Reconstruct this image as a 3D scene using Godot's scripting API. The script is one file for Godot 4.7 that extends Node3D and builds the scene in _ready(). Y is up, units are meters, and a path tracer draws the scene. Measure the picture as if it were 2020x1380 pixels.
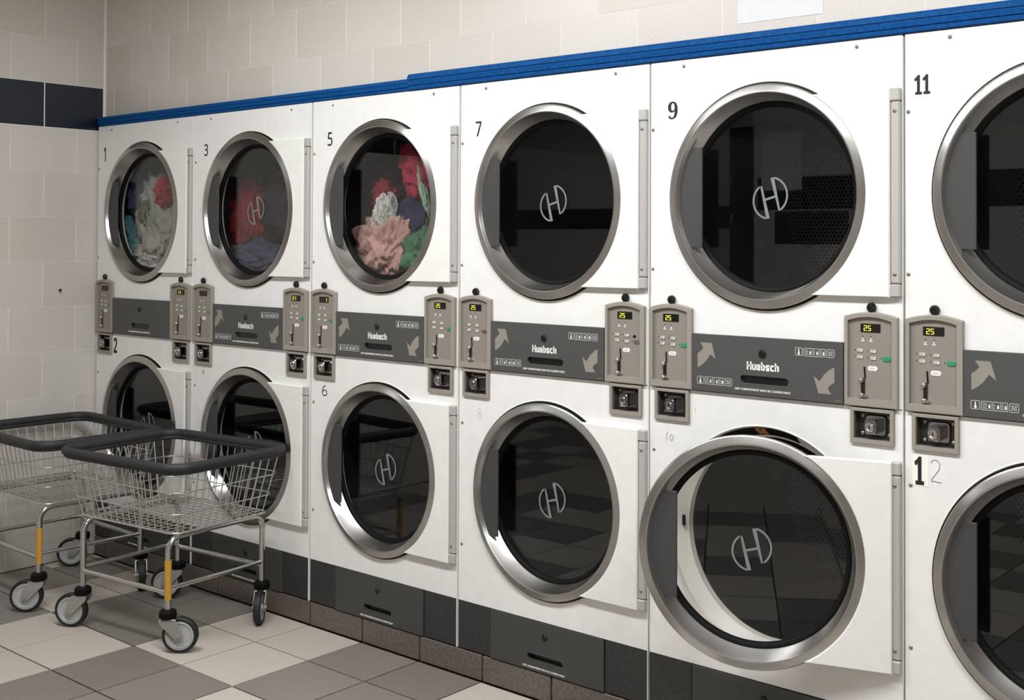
extends Node3D

# ------------------------------------------------------------------ set-up
const W := 0.8
const SEAMS := [0.003, 0.803, 1.604, 2.404, 3.2035, 4.0035, 4.804]
const KICK_Y := 0.088
const WHITE_Y := 0.252
const SPLIT_Y := 1.038
const TOP_Y := 2.0
const DOOR_X := 0.3935
const UP_Y := 1.594
const LOW_Y := 0.638

var M := {}          # materials
var C := {}          # shared meshes
var rng := RandomNumberGenerator.new()


class MB:
	var v := PackedVector3Array()
	var n := PackedVector3Array()
	var uv := PackedVector2Array()

	func tri(a: Vector3, b: Vector3, c: Vector3, na: Vector3, nb: Vector3, nc: Vector3, ua := Vector2.ZERO, ub := Vector2.ZERO, uc := Vector2.ZERO) -> void:
		if (b - a).cross(c - a).dot(na + nb + nc) > 0.0:
			v.append_array([a, c, b]); n.append_array([na, nc, nb]); uv.append_array([ua, uc, ub])
		else:
			v.append_array([a, b, c]); n.append_array([na, nb, nc]); uv.append_array([ua, ub, uc])

	func quad(a: Vector3, b: Vector3, c: Vector3, d: Vector3, nn: Vector3) -> void:
		tri(a, b, c, nn, nn, nn)
		tri(a, c, d, nn, nn, nn)

	func mesh() -> ArrayMesh:
		var arr := []
		arr.resize(Mesh.ARRAY_MAX)
		arr[Mesh.ARRAY_VERTEX] = v
		arr[Mesh.ARRAY_NORMAL] = n
		arr[Mesh.ARRAY_TEX_UV] = uv
		var m := ArrayMesh.new()
		m.add_surface_from_arrays(Mesh.PRIMITIVE_TRIANGLES, arr)
		return m

	# chamfered box
	func box(c: Vector3, s: Vector3, b := 0.0) -> MB:
		var h := s * 0.5
		if b <= 0.0:
			for ax in 3:
				for sg in [-1.0, 1.0]:
					var nn := Vector3.ZERO; nn[ax] = sg
					var p := Vector3.ZERO; p[ax] = sg * h[ax]
					var e1 := Vector3.ZERO; e1[(ax + 1) % 3] = h[(ax + 1) % 3]
					var e2 := Vector3.ZERO; e2[(ax + 2) % 3] = h[(ax + 2) % 3]
					quad(c + p - e1 - e2, c + p + e1 - e2, c + p + e1 + e2, c + p - e1 + e2, nn)
			return self
		b = minf(b, minf(h.x, minf(h.y, h.z)) * 0.9)
		for ax in 3:
			var i := (ax + 1) % 3
			var j := (ax + 2) % 3
			for sg in [-1.0, 1.0]:
				var nn := Vector3.ZERO; nn[ax] = sg
				var p := Vector3.ZERO; p[ax] = sg * h[ax]
				var e1 := Vector3.ZERO; e1[i] = h[i] - b
				var e2 := Vector3.ZERO; e2[j] = h[j] - b
				quad(c + p - e1 - e2, c + p + e1 - e2, c + p + e1 + e2, c + p - e1 + e2, nn)
			for s1 in [-1.0, 1.0]:
				for s2 in [-1.0, 1.0]:
					var pa := Vector3.ZERO; pa[i] = s1 * h[i]; pa[j] = s2 * (h[j] - b)
					var pb := Vector3.ZERO; pb[i] = s1 * (h[i] - b); pb[j] = s2 * h[j]
					var e := Vector3.ZERO; e[ax] = h[ax] - b
					var nn := Vector3.ZERO; nn[i] = s1; nn[j] = s2
					quad(c + pa - e, c + pa + e, c + pb + e, c + pb - e, nn.normalized())
		for sx in [-1.0, 1.0]:
			for sy in [-1.0, 1.0]:
				for sz in [-1.0, 1.0]:
					var nn := Vector3(sx, sy, sz).normalized()
					tri(c + Vector3(sx * h.x, sy * (h.y - b), sz * (h.z - b)), c + Vector3(sx * (h.x - b), sy * h.y, sz * (h.z - b)), c + Vector3(sx * (h.x - b), sy * (h.y - b), sz * h.z), nn, nn, nn)
		return self

	# profile of (r, z), outside to the right of the walking direction; turned round z
	func lathe(prof: Array, segs := 72, a0 := 0.0, a1 := TAU, at := Vector3.ZERO, ends := false) -> MB:
		var sn := []
		for i in prof.size() - 1:
			var t: Vector2 = (prof[i + 1] - prof[i]).normalized()
			sn.append(Vector2(t.y, -t.x))
		var run := 0.0
		for i in prof.size() - 1:
			var p0: Vector2 = prof[i]
			var p1: Vector2 = prof[i + 1]
			var n0: Vector2 = sn[i]
			var n1: Vector2 = sn[i]
			if i > 0 and sn[i].dot(sn[i - 1]) > 0.75:
				n0 = (sn[i] + sn[i - 1]).normalized()
			if i < sn.size() - 1 and sn[i].dot(sn[i + 1]) > 0.75:
				n1 = (sn[i] + sn[i + 1]).normalized()
			var step := p0.distance_to(p1)
			for k in segs:
				var x := lerpf(a0, a1, float(k) / segs)
				var y := lerpf(a0, a1, float(k + 1) / segs)
				var cx := Vector2(cos(x), sin(x))
				var cy := Vector2(cos(y), sin(y))
				var A := at + Vector3(cx.x * p0.x, cx.y * p0.x, p0.y)
				var B := at + Vector3(cy.x * p0.x, cy.y * p0.x, p0.y)
				var D := at + Vector3(cx.x * p1.x, cx.y * p1.x, p1.y)
				var E := at + Vector3(cy.x * p1.x, cy.y * p1.x, p1.y)
				var NA := Vector3(cx.x * n0.x, cx.y * n0.x, n0.y)
				var NB := Vector3(cy.x * n0.x, cy.y * n0.x, n0.y)
				var ND := Vector3(cx.x * n1.x, cx.y * n1.x, n1.y)
				var NE := Vector3(cy.x * n1.x, cy.y * n1.x, n1.y)
				var u0 := x * 0.3; var u1 := y * 0.3
				if p0.x > 1e-6:
					tri(A, B, E, NA, NB, NE, Vector2(u0, run), Vector2(u1, run), Vector2(u1, run + step))
				if p1.x > 1e-6:
					tri(A, E, D, NA, NE, ND, Vector2(u0, run), Vector2(u1, run + step), Vector2(u0, run + step))
			run += step
		if ends:
			var pts := PackedVector2Array(prof)
			var id := Geometry2D.triangulate_polygon(pts)
			for a in [a0, a1]:
				var d := Vector3(cos(a), sin(a), 0)
				var nn := Vector3(sin(a), -cos(a), 0) * (1.0 if a == a0 else -1.0)
				for k in range(0, id.size(), 3):
					tri(at + d * pts[id[k]].x + Vector3(0, 0, pts[id[k]].y), at + d * pts[id[k + 1]].x + Vector3(0, 0, pts[id[k + 1]].y), at + d * pts[id[k + 2]].x + Vector3(0, 0, pts[id[k + 2]].y), nn, nn, nn)
		return self

	func tube(path: Array, r: float, sides := 10, closed := false) -> MB:
		var cnt := path.size()
		var tang := []
		for i in cnt:
			var a: Vector3 = path[(i - 1 + cnt) % cnt] if closed or i > 0 else path[i]
			var b: Vector3 = path[(i + 1) % cnt] if closed or i < cnt - 1 else path[i]
			tang.append((b - a).normalized())
		var up := Vector3.UP if absf(tang[0].y) < 0.9 else Vector3.RIGHT
		var nx: Vector3 = tang[0].cross(up).normalized()
		var rings := []
		for i in cnt:
			var t: Vector3 = tang[i]
			nx = (nx - t * nx.dot(t)).normalized()
			var ny := t.cross(nx)
			var ring := []
			for k in sides:
				var a := TAU * k / sides
				ring.append(nx * cos(a) + ny * sin(a))
			rings.append(ring)
		for i in (cnt if closed else cnt - 1):
			var j := (i + 1) % cnt
			for k in sides:
				var l := (k + 1) % sides
				var P: Vector3 = path[i]
				var Q: Vector3 = path[j]
				tri(P + rings[i][k] * r, P + rings[i][l] * r, Q + rings[j][l] * r, rings[i][k], rings[i][l], rings[j][l])
				tri(P + rings[i][k] * r, Q + rings[j][l] * r, Q + rings[j][k] * r, rings[i][k], rings[j][l], rings[j][k])
		if not closed:
			for e in [[0, -1.0], [cnt - 1, 1.0]]:
				var P: Vector3 = path[e[0]]
				var nn: Vector3 = tang[e[0]] * e[1]
				for k in range(1, sides - 1):
					tri(P + rings[e[0]][0] * r, P + rings[e[0]][k] * r, P + rings[e[0]][k + 1] * r, nn, nn, nn)
		return self

	# flat polygon (x, y) given thickness from z0 to z1, its front edge chamfered by b
	func prism(poly: PackedVector2Array, z0: float, z1: float, b := 0.0) -> MB:
		var p := poly.duplicate()
		if Geometry2D.is_polygon_clockwise(p):
			p.reverse()
		var cnt := p.size()
		var q := p.duplicate()
		if b > 0.0:
			for i in cnt:
				var d0 := (p[i] - p[(i - 1 + cnt) % cnt]).normalized()
				var d1 := (p[(i + 1) % cnt] - p[i]).normalized()
				var m := Vector2(-d0.y - d1.y, d0.x + d1.x).normalized()
				q[i] = p[i] + m * b / maxf(0.4, m.dot(Vector2(-d0.y, d0.x)))
		var id := Geometry2D.triangulate_polygon(q)
		for k in range(0, id.size(), 3):
			tri(Vector3(q[id[k]].x, q[id[k]].y, z1), Vector3(q[id[k + 1]].x, q[id[k + 1]].y, z1), Vector3(q[id[k + 2]].x, q[id[k + 2]].y, z1), Vector3.BACK, Vector3.BACK, Vector3.BACK)
		id = Geometry2D.triangulate_polygon(p)
		for k in range(0, id.size(), 3):
			tri(Vector3(p[id[k]].x, p[id[k]].y, z0), Vector3(p[id[k + 1]].x, p[id[k + 1]].y, z0), Vector3(p[id[k + 2]].x, p[id[k + 2]].y, z0), Vector3.FORWARD, Vector3.FORWARD, Vector3.FORWARD)
		for i in cnt:
			var j := (i + 1) % cnt
			var d := (p[j] - p[i]).normalized()
			var nn := Vector3(d.y, -d.x, 0)
			quad(Vector3(p[i].x, p[i].y, z0), Vector3(p[j].x, p[j].y, z0), Vector3(p[j].x, p[j].y, z1 - b), Vector3(p[i].x, p[i].y, z1 - b), nn)
			if b > 0.0:
				quad(Vector3(p[i].x, p[i].y, z1 - b), Vector3(p[j].x, p[j].y, z1 - b), Vector3(q[j].x, q[j].y, z1), Vector3(q[i].x, q[i].y, z1), (nn + Vector3.BACK).normalized())
		return self

	static func hit(poly: PackedVector2Array, c: Vector2, d: Vector2) -> Vector2:
		var best := 0.0
		for i in poly.size():
			var a := poly[i] - c
			var e := poly[(i + 1) % poly.size()] - poly[i]
			var den := d.cross(e)
			if absf(den) < 1e-12:
				continue
			var t := a.cross(e) / den
			var s := a.cross(d) / den
			if t > best and s >= -1e-5 and s <= 1.00001:
				best = t
		return c + d * best

	# plate with one hole: outer and inner outlines are star-shaped round c
	func frame(outer: PackedVector2Array, inner: PackedVector2Array, c: Vector2, zf: float, zb: float, zi: float, b := 0.0, closed_floor := false) -> MB:
		var angs := []
		for p in outer: angs.append(fposmod((p - c).angle(), TAU))
		for p in inner: angs.append(fposmod((p - c).angle(), TAU))
		angs.sort()
		var use := []
		for a in angs:
			if use.is_empty() or a - use[-1] > 1e-4: use.append(a)
		var o := []; var oi := []; var inn := []
		for a in use:
			var d := Vector2(cos(a), sin(a))
			var ho := hit(outer, c, d)
			o.append(ho); oi.append(ho - (ho - c).normalized() * b * 1.2); inn.append(hit(inner, c, d))
		for i in use.size():
			var j := (i + 1) % use.size()
			var f := func(p: Vector2, z: float) -> Vector3: return Vector3(p.x, p.y, z)
			quad(f.call(oi[i], zf), f.call(oi[j], zf), f.call(inn[j], zf), f.call(inn[i], zf), Vector3.BACK)
			var e: Vector2 = (o[j] - o[i]).normalized()
			var nn := Vector3(e.y, -e.x, 0)
			quad(f.call(o[i], zf - b), f.call(o[j], zf - b), f.call(o[j], zb), f.call(o[i], zb), nn)
			if b > 0.0:
				quad(f.call(o[i], zf - b), f.call(o[j], zf - b), f.call(oi[j], zf), f.call(oi[i], zf), (nn + Vector3.BACK).normalized())
			e = (inn[j] - inn[i]).normalized()
			if zi != zf:
				quad(f.call(inn[i], zf), f.call(inn[j], zf), f.call(inn[j], zi), f.call(inn[i], zi), Vector3(-e.y, e.x, 0))
			if closed_floor:
				tri(f.call(inn[i], zi), f.call(inn[j], zi), f.call(c, zi), Vector3.BACK, Vector3.BACK, Vector3.BACK)
		return self

	# a drawn line: flat ribbon lying at height z
	func ribbon(pts: Array, w: float, z: float, closed := false) -> MB:
		var cnt := pts.size()
		var l := []; var r := []
		for i in cnt:
			var a: Vector2 = pts[(i - 1 + cnt) % cnt] if closed or i > 0 else pts[i]
			var b: Vector2 = pts[(i + 1) % cnt] if closed or i < cnt - 1 else pts[i]
			var p: Vector2 = pts[i]
			var m := (b - a).normalized().orthogonal()
			if (closed or (i > 0 and i < cnt - 1)):
				var d0 := (p - a).normalized().orthogonal()
				m = m / maxf(0.5, m.dot(d0))
			l.append(p + m * w * 0.5); r.append(p - m * w * 0.5)
		for i in (cnt if closed else cnt - 1):
			var j := (i + 1) % cnt
			quad(Vector3(l[i].x, l[i].y, z), Vector3(l[j].x, l[j].y, z), Vector3(r[j].x, r[j].y, z), Vector3(r[i].x, r[i].y, z), Vector3.BACK)
		return self


func rect(x0: float, y0: float, x1: float, y1: float) -> PackedVector2Array:
	return PackedVector2Array([Vector2(x0, y0), Vector2(x1, y0), Vector2(x1, y1), Vector2(x0, y1)])


func rrect(x0: float, y0: float, x1: float, y1: float, r: float, k := 5) -> PackedVector2Array:
	var p := PackedVector2Array()
	for q in [[x1 - r, y1 - r, 0.0], [x0 + r, y1 - r, PI / 2], [x0 + r, y0 + r, PI], [x1 - r, y0 + r, PI * 1.5]]:
		for i in k + 1:
			var a: float = q[2] + PI / 2 * i / k
			p.append(Vector2(q[0] + r * cos(a), q[1] + r * sin(a)))
	return p


func circle(c: Vector2, r: float, k := 64) -> PackedVector2Array:
	var p := PackedVector2Array()
	for i in k:
		p.append(c + Vector2(cos(TAU * i / k), sin(TAU * i / k)) * r)
	return p


func arched(x0: float, y0: float, x1: float, ys: float, ya: float, k := 12) -> PackedVector2Array:
	var p := PackedVector2Array([Vector2(x0, y0), Vector2(x1, y0)])
	for i in k + 1:
		var t := float(i) / k
		p.append(Vector2(lerpf(x1, x0, t), ys + (ya - ys) * (1.0 - pow(2.0 * t - 1.0, 2))))
	return p


# ------------------------------------------------------------------ nodes
func put(parent: Node, called: String, mesh: Mesh, mat: Material, at := Vector3.ZERO) -> MeshInstance3D:
	var o := MeshInstance3D.new()
	o.name = called if not parent.has_node(called) else next_name(parent, called)
	o.mesh = mesh
	o.material_override = mat
	o.position = at
	parent.add_child(o, true)
	return o


func next_name(parent: Node, called: String) -> String:
	var k := 1
	if parent.has_meta("n_" + called): k = parent.get_meta("n_" + called)
	while parent.has_node("%s_%03d" % [called, k]): k += 1
	parent.set_meta("n_" + called, k + 1)
	return "%s_%03d" % [called, k]


func thing(called: String, label: String, category: String, at := Vector3.ZERO, group := "") -> Node3D:
	var o := Node3D.new()
	o.name = called if not has_node(called) else next_name(self, called)
	add_child(o, true)
	o.position = at
	tag(o, label, category, group)
	return o


func tag(o: Node, label: String, category: String, group := "") -> void:
	o.set_meta("label", label)
	o.set_meta("category", category)
	if group: o.set_meta("group", group)


func structure(called: String, mesh: Mesh, mat: Material, at := Vector3.ZERO) -> MeshInstance3D:
	var o := put(self, called, mesh, mat, at)
	o.set_meta("kind", "structure")
	return o


# ------------------------------------------------------------------ materials
func noise_tex(freq: float, lo: float, hi: float, seed_ := 1, size := 512, octaves := 4, normal := false, bump := 1.0) -> NoiseTexture2D:
	var f := FastNoiseLite.new()
	f.noise_type = FastNoiseLite.TYPE_SIMPLEX_SMOOTH
	f.seed = seed_; f.frequency = freq; f.fractal_octaves = octaves
	var t := NoiseTexture2D.new()
	t.width = size; t.height = size; t.seamless = true; t.noise = f
	if normal:
		t.as_normal_map = true; t.bump_strength = bump
	else:
		var g := Gradient.new()
		g.set_color(0, Color(lo, lo, lo)); g.set_color(1, Color(hi, hi, hi))
		t.color_ramp = g
	return t


func mat(called: String, col: Color, rough := 0.5, metal := 0.0, tex: Texture2D = null, scale := 1.0) -> StandardMaterial3D:
	var m := StandardMaterial3D.new()
	m.resource_name = called
	m.albedo_color = col
	m.roughness = rough
	m.metallic = metal
	if tex:
		m.albedo_texture = tex
		m.uv1_triplanar = true; m.uv1_world_triplanar = true
		m.uv1_scale = Vector3.ONE * scale
	M[called] = m
	return m


func c8(r: int, g: int, b: int) -> Color:
	return Color(r / 255.0, g / 255.0, b / 255.0)


func make_materials() -> void:
	var speck := noise_tex(0.16, 0.86, 1.0, 3, 512, 3)
	var soft := noise_tex(0.02, 0.972, 1.0, 5, 512, 5)
	var mottled := noise_tex(0.05, 0.72, 1.0, 8, 512, 5)
	var cloth := noise_tex(0.10, 0.70, 1.0, 9, 256, 4)
	var grain := noise_tex(0.3, 0.78, 1.0, 11, 512, 2)
	mat("white_enamel", c8(233, 232, 229), 0.32, 0.0, soft, 1.3)
	mat("white_door", c8(234, 233, 229), 0.34, 0.0, soft, 1.7)
	mat("hinge_grey", c8(176, 174, 169), 0.45, 0.1)
	mat("steel", c8(180, 178, 175), 0.29, 1.0)
	M.steel.anisotropy_enabled = true; M.steel.anisotropy = -0.45
	mat("chrome", c8(205, 203, 200), 0.12, 1.0)
	mat("dark_chrome", c8(150, 149, 147), 0.12, 1.0)
	mat("cart_chrome", c8(196, 195, 193), 0.2, 1.0)
	mat("wire", c8(196, 194, 190), 0.3, 0.8)
	mat("screw", c8(150, 145, 138), 0.35, 0.8)
	mat("rubber", c8(14, 14, 14), 0.6)
	M.rubber.metallic_specular = 0.25
	mat("black", c8(10, 10, 10), 0.35)
	mat("handle", c8(68, 68, 67), 0.55, 0.0, grain, 3.0)
	mat("glass", Color(0.02, 0.02, 0.02, 0.06), 0.0)
	M.glass.transparency = BaseMaterial3D.TRANSPARENCY_ALPHA
	M.glass.metallic_specular = 0.41
	mat("emblem", c8(118, 125, 122), 0.5)
	mat("bezel", c8(165, 158, 147), 0.5, 0.0, grain, 3.0)
	mat("inset", c8(162, 155, 145), 0.45, 0.2, grain, 4.0)
	mat("panel_dark", c8(82, 82, 80), 0.5, 0.0, grain, 3.0)
	mat("panel_print", c8(139, 133, 124), 0.6)
	mat("print_white", c8(232, 230, 224), 0.6)
	mat("kick", c8(56, 55, 53), 0.55, 0.0, mottled, 2.0)
	mat("lint_door", c8(70, 71, 67), 0.5, 0.0, grain, 3.0)
	mat("display", c8(16, 15, 13), 0.25)
	mat("digits", c8(200, 200, 70), 0.5)
	M.digits.emission_enabled = true; M.digits.emission = c8(215, 215, 70); M.digits.emission_energy_multiplier = 0.8
	mat("key", c8(178, 175, 168), 0.4)
	mat("key_print", c8(228, 226, 220), 0.5)
	mat("green", c8(40, 140, 88), 0.45)
	mat("coin_plate", c8(48, 46, 43), 0.4, 0.2)
	mat("recess", c8(74, 70, 64), 0.6)
	mat("ink", c8(22, 21, 20), 0.7)
	mat("pen", c8(96, 92, 88), 0.8)
	mat("pencil", c8(178, 173, 166), 0.8)
	mat("sticker", c8(240, 238, 232), 0.55)
	mat("orange", c8(196, 132, 62), 0.5)
	mat("drum", c8(128, 126, 123), 0.38, 1.0)
	mat("drum_back", c8(128, 126, 123), 0.38, 1.0)
	M.drum_back.albedo_texture = perforation(); M.drum_back.uv1_triplanar = true; M.drum_back.uv1_scale = Vector3(68, 40, 68)
	M.drum_back.uv1_triplanar_sharpness = 8.0
	mat("opening", c8(226, 222, 212), 0.4)
	mat("gap", c8(30, 28, 26), 0.9)
	# room
	mat("wall_tile", c8(219, 213, 205), 0.3, 0.0, speck, 2.2)
	mat("wall_tile_b", c8(215, 209, 200), 0.34, 0.0, speck, 2.0)
	mat("wall_tile_c", c8(222, 217, 209), 0.3, 0.0, speck, 2.4)
	mat("grout_pale", c8(232, 228, 221), 0.8)
	mat("navy_tile", c8(20, 31, 46), 0.28, 0.0, mottled, 3.0)
	mat("blue_trim", c8(5, 84, 152), 0.6, 0.0, mottled, 2.0)
	M.blue_trim.metallic_specular = 0.25
	mat("floor_grout", c8(56, 49, 43), 0.9)
	for k in 3:
		mat("floor_light_%d" % k, [c8(196, 187, 176), c8(190, 181, 170), c8(201, 192, 181)][k], 0.42, 0.0, speck, 1.6 + 0.2 * k)
		mat("floor_dark_%d" % k, [c8(134, 128, 121), c8(127, 121, 114), c8(140, 133, 126)][k], 0.42, 0.0, speck, 1.6 + 0.2 * k)
	mat("base_tile", c8(116, 105, 98), 0.45, 0.0, mottled, 2.5)
	mat("ceiling", c8(215, 212, 205), 0.9)
	mat("plain_wall", c8(196, 190, 183), 0.4)
	mat("door_brown", c8(44, 38, 33), 0.4)
	mat("paper", c8(214, 215, 216), 0.7)
	mat("poster", c8(34, 36, 40), 0.4)
	mat("lamp_glow", c8(255, 250, 240), 0.5)
	M.lamp_glow.emission_enabled = true; M.lamp_glow.emission = c8(255, 250, 240); M.lamp_glow.emission_energy_multiplier = 6.0
	mat("lamp_body", c8(225, 223, 218), 0.5)
	# carts
	mat("rim_rubber", c8(48, 49, 52), 0.6, 0.0, mottled, 3.0)
	mat("tyre", c8(20, 20, 20), 0.6)
	mat("wheel_grey", c8(168, 170, 170), 0.45)
	mat("fork", c8(172, 170, 165), 0.4, 0.6, soft, 4.0)
	mat("yellow", c8(222, 164, 62), 0.55, 0.0, mottled, 12.0)
	# laundry
	for e in [["peach", 218, 172, 158], ["magenta", 178, 34, 72], ["plum", 44, 22, 50], ["navy", 34, 42, 78], ["green_cloth", 86, 138, 98], ["mint", 168, 206, 170], ["grey_cloth", 188, 188, 178], ["denim", 66, 76, 100], ["red_cloth", 186, 40, 58], ["dark_red", 140, 26, 40], ["olive", 106, 108, 72], ["teal", 96, 150, 156], ["white_cloth", 222, 218, 210], ["black_cloth", 30, 29, 31]]:
		mat(e[0], c8(e[1], e[2], e[3]), 0.9, 0.0, cloth, 6.0)


func perforation() -> ImageTexture:
	var im := Image.create(64, 110, false, Image.FORMAT_RGB8)
	im.fill(Color.WHITE)
	for c in [Vector2(32, 27), Vector2(0, 82), Vector2(64, 82)]:
		for x in 64:
			for y in 110:
				if Vector2(x, y).distance_to(c) < 22.0:
					im.set_pixel(x, y, Color(0.02, 0.02, 0.02))
	return ImageTexture.create_from_image(im)


# ------------------------------------------------------------------ lettering
func text_mesh(s: String, font: String, weight: int, w: float, h: float, depth := 0.0006) -> Array:
	var t := TextMesh.new()
	var f := SystemFont.new()
	f.font_names = PackedStringArray([font]); f.font_weight = weight
	var fv := FontVariation.new()
	fv.base_font = f; fv.variation_embolden = {400: 0.0, 450: 0.3, 700: 0.0, 900: 0.7}[weight]
	t.font = fv; t.text = s; t.font_size = 48; t.pixel_size = 0.01; t.depth = 0.01; t.curve_step = 1.0
	var bb := t.get_aabb()
	var sc := Vector3(w / bb.size.x if w > 0 else h / bb.size.y, h / bb.size.y, depth / 0.01)
	return [t, sc, bb.get_center()]


func letter(parent: Node, called: String, s: String, font: String, weight: int, w: float, h: float, at: Vector3, m: Material) -> MeshInstance3D:
	var key := "t_%s_%s_%d_%f_%f" % [s, font, weight, w, h]
	if not C.has(key): C[key] = text_mesh(s, font, weight, w, h)
	var e: Array = C[key]
	var o := put(parent, called, e[0], m, at - e[2] * e[1])
	o.scale = e[1]
	return o


func seven(parent: Node, called: String, s: String, h: float, at: Vector3) -> void:
	var key := "7_" + s
	if not C.has(key):
		var on := {"0": "abcdef", "1": "bc", "2": "abged", "5": "afgcd"}
		var b := MB.new()
		var w := h * 0.52
		var x := 0.0
		for ch in s:
			if on.has(ch):
				var seg := {"a": [0, h, w, h], "d": [0, 0, w, 0], "g": [0, h / 2, w, h / 2], "f": [0, h / 2, 0, h], "b": [w, h / 2, w, h], "e": [0, 0, 0, h / 2], "c": [w, 0, w, h / 2]}
				for k in on[ch]:
					var q: Array = seg[k]
					var c := Vector3(x + (q[0] + q[2]) / 2.0, (q[1] + q[3]) / 2.0, 0)
					b.box(c, Vector3(maxf(q[2] - q[0], 0) + h * 0.15, maxf(q[3] - q[1], 0) + h * 0.13, 0.0006))
			x += w * 1.75
		C[key] = b.mesh()
	put(parent, called, C[key], M.digits, at)


func pen(parent: Node, called: String, strokes: Array, at: Vector3, sx: float, sy: float, w: float, m: Material) -> void:
	var b := MB.new()
	for s in strokes:
		var pts := []
		for p in s: pts.append(Vector2(p[0] * sx, p[1] * sy))
		b.ribbon(pts, w, 0.0)
	put(parent, called, b.mesh(), m, at)


func arc_pts(c: Vector2, rx: float, ry: float, a0: float, a1: float, k := 14) -> Array:
	var out := []
	for i in k + 1:
		var a := lerpf(a0, a1, float(i) / k)
		out.append([c.x + rx * cos(a), c.y + ry * sin(a)])
	return out


func _ready() -> void:
	rng.seed = 7
	# camera: level view of a shifted lens
	var cam := Camera3D.new()
	cam.name = "camera"
	cam.projection = Camera3D.PROJECTION_FRUSTUM
	cam.near = 0.1; cam.far = 60.0
	cam.size = 2.0 * 690.0 / 2298.0 * cam.near
	cam.frustum_offset = Vector2(-153.76, -246.89) / 2298.0 * cam.near
	cam.position = Vector3(5.2414, 1.4638, 2.825)
	cam.rotation = Vector3(0.0153, 0.6762, 0.0033)
	add_child(cam)
	cam.current = true
	var env := Environment.new()
	env.background_mode = Environment.BG_COLOR
	env.background_color = Color(0, 0, 0)
	env.tonemap_mode = Environment.TONE_MAPPER_LINEAR
	env.tonemap_exposure = 1.0
	env.sdfgi_enabled = true; env.ssao_enabled = true; env.ssil_enabled = true
	var we := WorldEnvironment.new()
	we.name = "world"
	we.environment = env
	add_child(we)
	make_materials()
	for p in [Vector3(2.0, 2.9, 1.4), Vector3(3.6, 2.9, 1.4), Vector3(5.2, 2.9, 1.4)]:
		ceiling_light(p, 4.35)
	ceiling_light(Vector3(-1.6, 2.9, 4.2), 4.0)

	room()
	for i in 6: dryer(i)
	laundry()
	carts()
	small_things()


func ceiling_light(p: Vector3, energy: float) -> void:
	var t := thing("ceiling_light", "long fluorescent ceiling light above the aisle, %s" % ["at the left end of its row", "in the middle of its row", "at the right end of its row", "in the far bay"][C.get("lamps", 0)], "ceiling light", p, "fluorescent ceiling lights")
	C["lamps"] = C.get("lamps", 0) + 1
	put(t, "housing", MB.new().box(Vector3(0, -0.035, 0), Vector3(1.26, 0.068, 0.34), 0.01).mesh(), M.lamp_body)
	put(t, "diffuser", MB.new().box(Vector3(0, -0.076, 0), Vector3(1.2, 0.014, 0.28), 0.004).mesh(), M.lamp_glow)
	var l := AreaLight3D.new()
	l.name = "lamp_light"
	l.area_size = Vector2(1.2, 0.28)
	l.light_color = c8(249, 251, 255)
	l.light_energy = energy
	l.area_range = 15.0
	l.area_attenuation = 2.0
	l.shadow_enabled = true
	t.add_child(l)
	l.position = Vector3(0, -0.09, 0)
	l.rotation = Vector3(-PI / 2, 0, 0)


# ------------------------------------------------------------------ room
func tile_mesh(w: float, h: float, t: float, b: float) -> ArrayMesh:
	var key := "tile_%.4f_%.4f_%.4f" % [w, h, t]
	if not C.has(key): C[key] = MB.new().box(Vector3.ZERO, Vector3(w, h, t), b).mesh()
	return C[key]


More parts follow.
